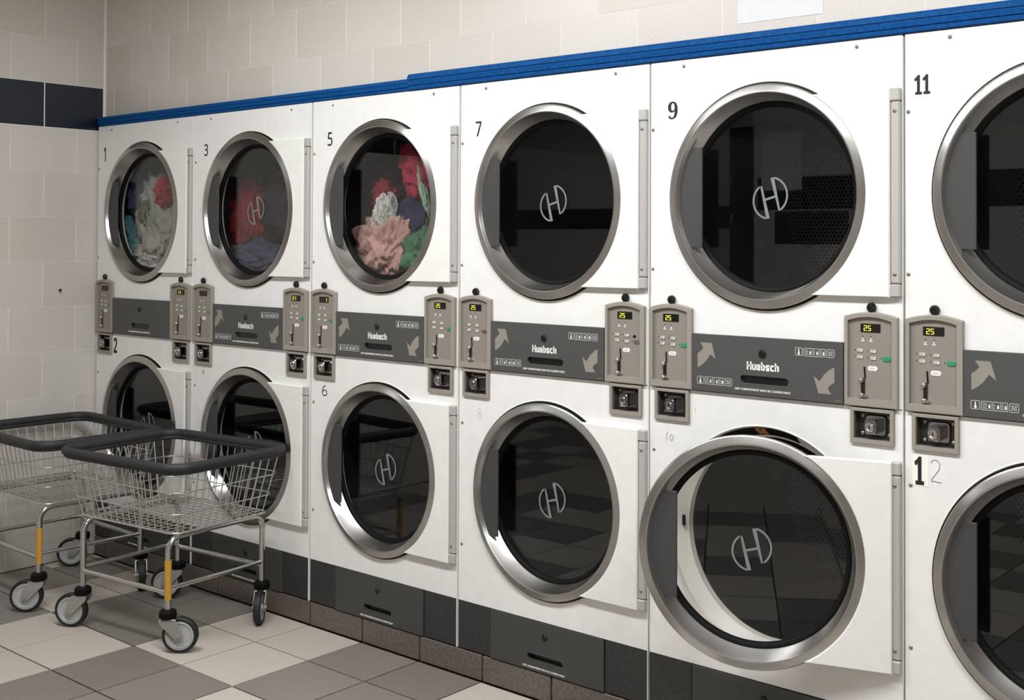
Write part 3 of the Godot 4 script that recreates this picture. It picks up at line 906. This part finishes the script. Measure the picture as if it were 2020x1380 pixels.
func lint_panels(root: Node3D, O: Vector3, i: int) -> void:
	if not C.has("lint_up"):
		C["lint_up"] = MB.new().frame(rect(0.159, 1.0405, 0.635, 1.203), rrect(0.321, 1.0735, 0.473, 1.0955, 0.0109, 6), Vector2(0.397, 1.0845), 0.0105, 0.0005, 0.0015, 0.0012, false).mesh()
		C["lint_low"] = MB.new().frame(rect(0.1562, 0.0905, 0.6315, 0.2495), rrect(0.318, 0.124, 0.468, 0.144, 0.0099, 6), Vector2(0.393, 0.134), 0.003, -0.012, -0.016, 0.001, true).mesh()
		C["slot_up"] = MB.new().prism(rrect(0.321, 1.0735, 0.473, 1.0955, 0.0109, 6), 0.0008, 0.0022).mesh()
		C["slot_low"] = MB.new().prism(rrect(0.318, 0.124, 0.468, 0.144, 0.0099, 6), -0.0165, -0.0155).mesh()
		C["arrow"] = MB.new().prism(PackedVector2Array([Vector2(0, 0), Vector2(0, 0.0405), Vector2(0.010, 0.047), Vector2(0.0197, 0.057), Vector2(0.009, 0.0724), Vector2(0.0472, 0.0724), Vector2(0.0609, 0.0271), Vector2(0.0436, 0.040), Vector2(0.030, 0.021), Vector2(0.015, 0.008)]), 0.0, 0.0004).mesh()
		C["icons"] = icon_strip()
		C["maker"] = block_letters()
		C["kick_a"] = MB.new().box(Vector3(0.0775, 0.1715, -0.0065), Vector3(0.149, 0.161, 0.011), 0.001).mesh()
		C["kick_b"] = MB.new().box(Vector3(0.7160, 0.1715, -0.0065), Vector3(0.161, 0.161, 0.011), 0.001).mesh()
		C["edge"] = MB.new().box(Vector3(0.7978, 1.043, -0.0025), Vector3(0.0030, 1.906, 0.013), 0.0008).mesh()
	var z := 0.0107
	var p := put(root, "lint_panel", C.lint_up, M.panel_dark, O)
	put(p, "finger_slot", C.slot_up, M.black)
	put(p, "panel_lock", C.knob, M.black, Vector3(0.392, 1.158, 0.0095)).scale = Vector3(0.85, 0.85, 0.5)
	if i > 0:
		var a := put(p, "arrow", C.arrow, M.panel_print, Vector3(0.179, 1.1065, z))
		a = put(p, "arrow", C.arrow, M.panel_print, Vector3(0.611, 1.136, z))
		a.rotation.z = PI
		put(p, "pictogram", C.icons, M.print_white, Vector3(0.178, 1.061, z + 0.0002))
		put(p, "pictogram", C.icons, M.print_white, Vector3(0.4945, 1.161, z + 0.0002))
		put(p, "maker_lettering", C.maker, M.print_white, Vector3(0.3425, 1.1115, z + 0.0002))
	letter(p, "instruction_lettering", "LINT COMPARTMENT MUST BE CLEANED DAILY", "Droid Sans", 700, 0.177, 0.0058, Vector3(0.392, 1.0565, z), M.print_white)
	if i > 1:
		letter(p, "part_lettering", "70435", "Droid Sans", 400, 0.017, 0.0045, Vector3(0.620, 1.0475, z), M.panel_print)
	put(root, "kick_panel", C.kick_a, M.kick, O)
	put(root, "kick_panel", C.kick_b, M.kick, O)
	var q := put(root, "lint_door", C.lint_low, M.lint_door, O)
	put(q, "finger_slot", C.slot_low, M.black)
	put(q, "door_lock", C.knob, M.black, Vector3(0.393, 0.2055, 0.001)).scale = Vector3(0.8, 0.8, 0.5)
	letter(q, "instruction_lettering", "LINT COMPARTMENT MUST BE CLEANED DAILY", "Droid Sans", 700, 0.177, 0.0058, Vector3(0.389, 0.1015, 0.0034), M.print_white)
	put(root, "edge_strip", C.edge, M.white_enamel, O)


func dryer(i: int) -> void:
	if not C.has("plate"): door_meshes()
	var labels := ["white stacked tumble dryer numbered 1 and 2, in the left corner behind both carts", "white stacked tumble dryer numbered 3 and 4, its lower door behind the front cart", "white stacked tumble dryer numbered 5 and 6, pink and red laundry in its upper drum", "white stacked tumble dryer numbered 7 and 8, both doors closed and drums empty", "white stacked tumble dryer numbered 9 and 10, its lower door standing ajar", "white stacked tumble dryer numbered 11 and 12, cut off by the right edge"]
	var O := Vector3(-0.4, -KICK_Y, 0)
	var root := thing("stacked_dryer", labels[i], "dryer", Vector3(SEAMS[i] + 0.4, KICK_Y, 0), "stacked dryers along the back wall")
	put(root, "cabinet", C.cabinet, M.gap, O)
	var up := put(root, "front_panel", C.front_up, M.white_enamel, O)
	var low := put(root, "front_panel", C.front_low, M.white_enamel, O)
	for p in [[0.0125, 1.80], [0.0125, 1.386], [0.122, 1.98], [0.67, 1.981]]:
		put(up, "screw", C.screw, M.screw, Vector3(p[0], p[1], 0))
	for p in [[0.018, 0.852], [0.018, 0.442]]:
		put(low, "screw", C.screw, M.screw, Vector3(p[0], p[1], 0))
	for y in [UP_Y, LOW_Y]:
		var at := O + Vector3(DOOR_X, y, 0)
		put(root, "opening", C.funnel, M.opening, at)
		var dr := put(root, "drum", C.drum, M.drum, at)
		put(dr, "drum_back", C.drum_back, M.drum_back)
		put(dr, "baffle", C.baffles, M.drum)
	door(root, O, UP_Y)
	door(root, O, LOW_Y, 0.279 if i == 4 else 0.0)
	var shown: Array = [["", "11"], ["", "21"], ["1", "25"], ["25", "25"], ["25", "25"], ["25", "25"]][i]
	control_box(root, O, 0.0085, shown[0], i != 3)
	control_box(root, O, 0.6385, shown[1], i != 3, 1 if i == 3 else 0)
	lint_panels(root, O, i)
	# the numbers
	var z := 0.0006
	match i:
		0:
			letter(root, "number", "1", "Droid Sans", 450, 0.016, 0.068, O + Vector3(0.062, 1.868, z), M.ink)
			letter(root, "number", "2", "Droid Sans", 700, 0.03, 0.07, O + Vector3(0.172, 0.984, z), M.ink)
		1:
			letter(root, "number", "3", "Droid Sans", 450, 0.026, 0.05, O + Vector3(0.088, 1.85, z), M.ink)
			pen(root, "pen_number", [[[0.55, 1.0], [0.0, 0.35], [0.8, 0.35]], [[0.6, 0.7], [0.5, 0.0]]], O + Vector3(0.07, 0.899, z), 0.024, 0.03, 0.0022, M.pen)
		2:
			letter(root, "number", "5", "Droid Sans", 450, 0.028, 0.052, O + Vector3(0.106, 1.853, z), M.ink)
			pen(root, "pen_number", [arc_pts(Vector2(0.9, 0.45), 0.9, 0.6, 1.9, 3.14) + arc_pts(Vector2(0.45, 0.28), 0.45, 0.28, 3.14, TAU + 3.14, 20)], O + Vector3(0.07, 0.881, z), 0.03, 0.037, 0.0038, M.ink)
		3:
			letter(root, "number", "7", "Droid Sans", 450, 0.027, 0.05, O + Vector3(0.088, 1.846, z), M.ink)
			pen(root, "pen_number", [arc_pts(Vector2(0.5, 0.75), 0.42, 0.25, 0, TAU, 18), arc_pts(Vector2(0.5, 0.25), 0.5, 0.25, 0, TAU, 18)], O + Vector3(0.09, 0.874, z), 0.017, 0.032, 0.0012, M.pencil)
		4:
			letter(root, "number", "9", "Droid Serif", 700, 0.034, 0.052, O + Vector3(0.083, 1.854, z), M.ink)
			pen(root, "pen_number", [[[0.3, 1.0], [0.08, 0.7], [0.0, 0.35], [0.1, 0.0]], arc_pts(Vector2(0.8, 0.4), 0.22, 0.32, 0, TAU, 18)], O + Vector3(0.062, 0.883, z), 0.024, 0.026, 0.0013, M.pen)
			pen(root, "pen_stroke", [[[0.8, 1.0], [0.2, 0.6], [0.3, 0.0]]], O + Vector3(0.162, 0.972, z), 0.006, 0.02, 0.0012, M.pencil)
			# felt strip and orange label in the bared opening
			put(root, "felt_strip", MB.new().lathe([Vector2(0.2895, -0.0415), Vector2(0.3065, -0.0135), Vector2(0.3125, -0.0095), Vector2(0.3125, -0.013)], 40, deg_to_rad(72), deg_to_rad(128), Vector3(0, 0, 0.0015)).mesh(), M.rubber, O + Vector3(DOOR_X, LOW_Y, 0))
			var ol := put(root, "orange_label", MB.new().lathe([Vector2(0.293, -0.0345), Vector2(0.3065, -0.0125), Vector2(0.312, -0.009)], 8, deg_to_rad(90.5), deg_to_rad(96.5), Vector3(0, 0, 0.0026)).mesh(), M.orange, O + Vector3(DOOR_X, LOW_Y, 0))
			ol.set_meta("label", "small orange warning label")
			put(ol, "warning_triangle", MB.new().prism(PackedVector2Array([Vector2(-0.025, 0.3035), Vector2(-0.013, 0.3035), Vector2(-0.019, 0.3105)]), -0.0075, -0.006).mesh(), M.ink)
			put(root, "latch_slot", MB.new().prism(rrect(-0.006, -0.016, 0.006, 0.016, 0.0055), 0.0, 0.0008).mesh(), M.black, O + Vector3(DOOR_X - 0.289, LOW_Y + 0.012, -0.031))
		5:
			var s := put(root, "number_sticker", C_box("st11", Vector3(0.052, 0.064, 0.0005), 0.0), M.sticker, O + Vector3(0.05, 1.867, 0.0004))
			letter(s, "number", "11", "Droid Serif", 900, 0.042, 0.05, Vector3(0, 0, 0.0006), M.ink)
			s = put(root, "number_sticker", C_box("st12", Vector3(0.042, 0.075, 0.0005), 0.0), M.sticker, O + Vector3(0.044, 0.89, 0.0004))
			letter(s, "number", "1", "Droid Serif", 900, 0.025, 0.071, Vector3(-0.003, 0.001, 0.0006), M.ink)
			pen(root, "pen_number", [[[0.05, 0.85], [0.25, 1.0], [0.6, 1.0], [0.85, 0.85], [0.8, 0.62], [0.45, 0.35], [0.1, 0.12], [0.12, 0.02], [0.3, 0.06], [0.6, 0.03], [1.0, 0.02]]], O + Vector3(0.07, 0.866, z), 0.029, 0.056, 0.0015, M.pen)


# ------------------------------------------------------------------ laundry
func garment(called: String, label: String, m: String, at: Vector3, size: Vector3, seed_: int, turn := Vector3.ZERO, group := "") -> void:
	var f := FastNoiseLite.new()
	f.seed = seed_; f.frequency = 1.1; f.fractal_type = FastNoiseLite.FRACTAL_RIDGED; f.fractal_octaves = 3
	var g := FastNoiseLite.new()
	g.seed = seed_ + 50; g.frequency = 0.9; g.fractal_octaves = 2
	var nu := 110; var nv := 64
	var pts := []
	for j in nv + 1:
		var row := []
		for i in nu + 1:
			var a := TAU * (i % nu) / nu
			var b := PI * j / nv
			var d := Vector3(sin(b) * cos(a), cos(b), sin(b) * sin(a))
			var w := d + Vector3(g.get_noise_3dv(d * 1.2), g.get_noise_3dv(d * 1.2 + Vector3(9, 0, 0)), 0) * 0.9
			var r := 0.88 + 0.19 * f.get_noise_3dv(w * 1.3) + 0.30 * g.get_noise_3dv(d * 2.0) + 0.10 * f.get_noise_3dv(Vector3(w.x * 5.0, w.y * 1.6, w.z * 5.0))
			row.append(d * r * size)
		pts.append(row)
	var st := SurfaceTool.new()
	st.begin(Mesh.PRIMITIVE_TRIANGLES)
	st.set_smooth_group(0)
	for j in nv:
		for i in nu:
			var q := [pts[j][i], pts[j][i + 1], pts[j + 1][i + 1], pts[j + 1][i]]
			for k in [0, 1, 2, 0, 2, 3]:
				st.add_vertex(q[k])
	st.index()
	st.generate_normals()
	var o := put(self, called, st.commit(), M[m], at)
	o.rotation = turn
	tag(o, label, "laundry", group)


func laundry() -> void:
	var a := Vector3(SEAMS[2] + DOOR_X, UP_Y, 0)
	var gr := "laundry in dryer 5"
	garment("shirt", "crumpled peach pink shirt low behind the glass of dryer 5", "peach", a + Vector3(-0.16, -0.15, -0.175), Vector3(0.15, 0.13, 0.085), 11, Vector3(0, 0, 0.4), gr)
	garment("towel", "magenta red towel at the upper right behind the glass of dryer 5", "magenta", a + Vector3(0.02, 0.14, -0.20), Vector3(0.10, 0.13, 0.07), 12, Vector3(0, 0, 0.5), gr)
	garment("sweater", "dark plum sweater at the upper left behind the glass of dryer 5", "plum", a + Vector3(-0.24, 0.13, -0.29), Vector3(0.15, 0.14, 0.10), 13, Vector3(0, 0, -0.3), gr)
	garment("trousers", "navy blue trousers right of the pink shirt in dryer 5", "navy", a + Vector3(-0.03, -0.05, -0.24), Vector3(0.13, 0.13, 0.08), 14, Vector3(0, 0, 0.9), gr)
	garment("blouse", "mossy green blouse at the lower right behind the glass of dryer 5", "green_cloth", a + Vector3(0.02, -0.19, -0.21), Vector3(0.10, 0.13, 0.08), 15, Vector3(0, 0, -0.3), gr)
	garment("scarf", "pale mint scarf strip along the right of the glass of dryer 5", "mint", a + Vector3(0.075, 0.06, -0.145), Vector3(0.012, 0.095, 0.02), 16, Vector3(0, 0, 0.32), gr)
	garment("washcloth", "dark red washcloth above the white cloth in dryer 5", "dark_red", a + Vector3(-0.17, 0.045, -0.17), Vector3(0.05, 0.06, 0.04), 18, Vector3(0, 0, 0.2), gr)
	garment("sheet", "white cloth under the emblem amid the pink shirt in dryer 5", "white_cloth", a + Vector3(-0.135, -0.035, -0.135), Vector3(0.05, 0.085, 0.04), 17, Vector3(0, 0, -0.4), gr)
	a = Vector3(SEAMS[0] + DOOR_X, UP_Y, 0)
	gr = "laundry in dryer 1"
	garment("sheet", "big grey white sheet filling the right of the glass of dryer 1", "grey_cloth", a + Vector3(-0.11, -0.04, -0.17), Vector3(0.16, 0.22, 0.09), 21, Vector3(0, 0, 0.5), gr)
	garment("jeans", "dark denim jeans in the middle behind the glass of dryer 1", "denim", a + Vector3(-0.26, 0.06, -0.17), Vector3(0.09, 0.20, 0.07), 22, Vector3(0, 0, 0.3), gr)
	garment("shirt", "red cloth at the upper right behind the glass of dryer 1", "red_cloth", a + Vector3(0.0, 0.10, -0.12), Vector3(0.05, 0.075, 0.05), 23, Vector3(0, 0, -0.4), gr)
	garment("sock", "olive sock by the emblem of dryer 1", "olive", a + Vector3(-0.14, -0.005, -0.10), Vector3(0.05, 0.06, 0.03), 24, Vector3.ZERO, gr)
	garment("towel", "teal blue towel at the lower left behind the glass of dryer 1", "teal", a + Vector3(-0.30, -0.12, -0.15), Vector3(0.05, 0.12, 0.05), 25, Vector3(0, 0, 0.4), gr)
	garment("pillowcase", "pale pillowcase at the bottom behind the glass of dryer 1", "white_cloth", a + Vector3(-0.14, -0.21, -0.14), Vector3(0.13, 0.06, 0.06), 26, Vector3(0, 0, -0.2), gr)
	a = Vector3(SEAMS[1] + DOOR_X, UP_Y, 0)
	gr = "laundry in dryer 3"
	garment("shirt", "red shirt left of the emblem behind the glass of dryer 3", "dark_red", a + Vector3(-0.30, -0.05, -0.21), Vector3(0.10, 0.17, 0.07), 31, Vector3(0, 0, -0.2), gr)
	garment("blanket", "grey blanket at the bottom behind the glass of dryer 3", "denim", a + Vector3(-0.20, -0.21, -0.20), Vector3(0.20, 0.08, 0.09), 32, Vector3(0, 0, -0.1), gr)
	garment("sweater", "black sweater in the middle behind the glass of dryer 3", "black_cloth", a + Vector3(-0.14, 0.02, -0.28), Vector3(0.15, 0.15, 0.08), 33, Vector3.ZERO, gr)
	garment("scarf", "purple scarf at the right edge of the glass of dryer 3", "plum", a + Vector3(0.04, -0.02, -0.17), Vector3(0.06, 0.10, 0.05), 34, Vector3(0, 0, 0.3), gr)


# ------------------------------------------------------------------ carts
func loop(hx: float, hz: float, r: float, y: float, k := 8) -> Array:
	var out := []
	for p in rrect(-hx, -hz, hx, hz, r, k):
		out.append(Vector3(p.x, y, p.y))
	return out


func cart(label: String, at: Vector3, turn: float, casters: Array) -> void:
	var t := thing("laundry_cart", label, "laundry cart", at, "wire laundry carts")
	t.rotation.y = turn
	var ra := 0.35; var rb := 0.262; var ba := 0.288; var bb := 0.216
	var y1 := 0.423; var y2 := 0.658
	var a := 0.252; var b := 0.214
	if not C.has("rim_bumper"):
		var path := loop(ra, rb, 0.075, 0.0, 10)
		var m := MB.new().tube(path, 0.0165, 14, true)
		C["rim_bumper"] = m.mesh()
		C["bumper_lip"] = MB.new().tube(loop(ra - 0.004, rb - 0.004, 0.071, -0.017, 10), 0.0095, 10, true).mesh()
		var f := MB.new()
		f.tube(loop(ba, bb, 0.04, y1, 6), 0.0036, 8, true)
		C["basket"] = f.mesh()
		# legs: bent tube running down, along and down again
		var p := [Vector3(0, 0.15, b)]
		for i in 9:
			var s := PI / 2 * i / 8
			p.append(Vector3(0, 0.356 + 0.05 * sin(s), b - 0.05 + 0.05 * cos(s)))
		for i in 9:
			var s := PI / 2 * i / 8
			p.append(Vector3(0, 0.356 + 0.05 * cos(s), -b + 0.05 - 0.05 * sin(s)))
		p.append(Vector3(0, 0.15, -b))
		C["leg_tube"] = MB.new().tube(p, 0.0112, 14).mesh()
		C["brace_x"] = MB.new().tube([Vector3(-a, 0, 0), Vector3(a, 0, 0)], 0.0095, 12).mesh()
		C["brace_z"] = MB.new().tube([Vector3(0, 0, -b), Vector3(0, 0, b)], 0.0085, 12).mesh()
		C["tape"] = MB.new().lathe([Vector2(0.0116, -0.07), Vector2(0.0122, -0.07), Vector2(0.0122, 0.07), Vector2(0.0116, 0.07)], 20).mesh()
		# caster
		var fk := MB.new()
		fk.box(Vector3(0.006, 0.119, 0), Vector3(0.05, 0.006, 0.046), 0.002)
		for sg in [-1.0, 1.0]:
			var pl := MB.new().prism(PackedVector2Array([Vector2(-0.026, 0.121), Vector2(0.034, 0.121), Vector2(0.055, 0.082), Vector2(0.060, 0.062), Vector2(0.052, 0.049), Vector2(0.036, 0.048), Vector2(0.012, 0.072), Vector2(-0.022, 0.104)]), -0.0015, 0.0015, 0.0005)
			for k in pl.v.size():
				fk.v.append(pl.v[k] + Vector3(0, 0, sg * 0.0215)); fk.n.append(pl.n[k]); fk.uv.append(Vector2.ZERO)
		fk.tube([Vector3(0.045, 0.0635, -0.027), Vector3(0.045, 0.0635, 0.027)], 0.007, 10)
		C["caster"] = fk.mesh()
		C["collar"] = MB.new().lathe([Vector2(0.0, -0.014), Vector2(0.028, -0.014), Vector2(0.031, -0.010), Vector2(0.030, 0.008), Vector2(0.024, 0.013), Vector2(0.0, 0.014)], 20).mesh()
		C["tyre"] = MB.new().lathe([Vector2(0.051, -0.013), Vector2(0.058, -0.014), Vector2(0.0625, -0.010), Vector2(0.0635, 0.0), Vector2(0.0625, 0.010), Vector2(0.058, 0.014), Vector2(0.051, 0.013)], 40).mesh()
		C["wheel"] = MB.new().lathe([Vector2(0.0, -0.014), Vector2(0.012, -0.014), Vector2(0.013, -0.009), Vector2(0.04, -0.009), Vector2(0.042, -0.012), Vector2(0.045, -0.0125), Vector2(0.047, -0.0105), Vector2(0.0515, -0.0115), Vector2(0.0515, 0.0115), Vector2(0.047, 0.0105), Vector2(0.045, 0.0125), Vector2(0.042, 0.012), Vector2(0.04, 0.009), Vector2(0.013, 0.009), Vector2(0.012, 0.014), Vector2(0.0, 0.014)], 40).mesh()
	put(t, "bumper", C.rim_bumper, M.rim_rubber, Vector3(0, 0.666, 0))
	put(t, "bumper_lip", C.bumper_lip, M.rim_rubber, Vector3(0, 0.666, 0))
	var bk := put(t, "basket", C.basket, M.wire)
	var wr := 0.0021
	for lv in [0.30, 0.64]:
		var key := "ringwire_%.2f" % lv
		if not C.has(key): C[key] = MB.new().tube(loop(lerpf(ba, ra, lv), lerpf(bb, rb, lv), lerpf(0.04, 0.07, lv), lerpf(y1, y2, lv), 6), 0.0023, 6, true).mesh()
		put(bk, "wire", C[key], M.wire)
	for k in 15:
		var u := -0.252 + 0.036 * k
		for sg in [-1.0, 1.0]:
			wire(bk, Vector3(u, y1, sg * bb), Vector3(u * 1.16, y2, sg * rb), wr)
		wire(bk, Vector3(u, y1 + 0.003, -bb), Vector3(u, y1 + 0.003, bb), 0.0018)
	for k in 11:
		var u := -0.18 + 0.036 * k
		for sg in [-1.0, 1.0]:
			wire(bk, Vector3(sg * ba, y1, u), Vector3(sg * ra, y2, u * 1.15), wr)
	for k in 12:
		var u := -0.1925 + 0.035 * k
		wire(bk, Vector3(-ba, y1 - 0.002, u), Vector3(ba, y1 - 0.002, u), 0.0018)
	for sg in [-1.0, 1.0]:
		put(t, "leg_tube", C.leg_tube, M.cart_chrome, Vector3(sg * a, 0, 0))
		put(t, "brace", C.brace_z, M.cart_chrome, Vector3(sg * a, 0.226, 0))
		put(t, "brace", C.brace_x, M.cart_chrome, Vector3(0, 0.212, sg * b))
	var tp := put(t, "yellow_tape", C.tape, M.yellow, Vector3(a, 0.258, b))
	tp.rotation.x = PI / 2
	tp.set_meta("label", "yellow tape round the front leg")
	var k := 0
	for c in [[a, b], [-a, b], [a, -b], [-a, -b]]:
		var cs := put(t, "caster", C.caster, M.fork, Vector3(c[0], 0, c[1]))
		cs.rotation.y = casters[k] - turn
		var col := put(cs, "collar", C.collar, M.rubber, Vector3(0, 0.139, 0))
		col.rotation.x = -PI / 2
		put(cs, "tyre", C.tyre, M.tyre, Vector3(0.045, 0.0635, 0))
		put(cs, "wheel", C.wheel, M.wheel_grey, Vector3(0.045, 0.0635, 0))
		k += 1


func wire(parent: Node3D, p: Vector3, q: Vector3, r: float) -> void:
	var d := q - p
	var key := "w_%.4f_%.4f" % [d.length(), r]
	if not C.has(key): C[key] = MB.new().tube([Vector3(0, 0, 0), Vector3(0, 0, -d.length())], r, 6).mesh()
	var o := put(parent, "wire", C[key], M.wire, p)
	o.basis = Basis.looking_at(d, Vector3.UP if absf(d.normalized().y) < 0.95 else Vector3.RIGHT)


func carts() -> void:
	cart("wire laundry cart nearest the camera, its dark rim before the door of dryer 4", Vector3(1.190, 0, 0.322), 0.098, [0.72, 0.676 + PI - 0.12, -0.80, 0.676 + PI])
	cart("wire laundry cart against the left wall, half hidden behind the other cart", Vector3(0.40, 0, 0.356), -0.023, [0.676 + PI + 0.1, 0.676 + PI, -0.45, 0.676 + PI + 0.2])


func small_things() -> void:
	var p := put(self, "paper_sheet", MB.new().box(Vector3.ZERO, Vector3(0.27, 0.22, 0.0008)).mesh(), M.paper, Vector3(3.622, 2.2, -0.0365))
	p.rotation.z = -0.006
	tag(p, "blank white paper sheet taped on the wall tiles above dryer 9", "paper")
	var n := put(self, "wall_nail", MB.new().lathe([Vector2(0.0025, -0.004), Vector2(0.0025, 0.008), Vector2(0.006, 0.009), Vector2(0.006, 0.0105), Vector2(0.0, 0.0115)], 12).mesh(), M.black, Vector3(0.0, 1.2385, 0.178))
	n.rotation.y = PI / 2
	tag(n, "small black nail in the left wall above the rear cart", "nail")
	var s := put(self, "paper_notice", MB.new().box(Vector3.ZERO, Vector3(0.28, 0.36, 0.001)).mesh(), M.paper, Vector3(1.66, 1.97, 3.451))
	tag(s, "white paper notice on the opposite wall beside the dark door frame", "notice")
	s = put(self, "dark_poster", MB.new().box(Vector3.ZERO, Vector3(0.5, 0.2, 0.004), 0.001).mesh(), M.poster, Vector3(1.86, 1.56, 3.4575))
	tag(s, "dark poster low on the opposite wall under the navy tile band", "poster")
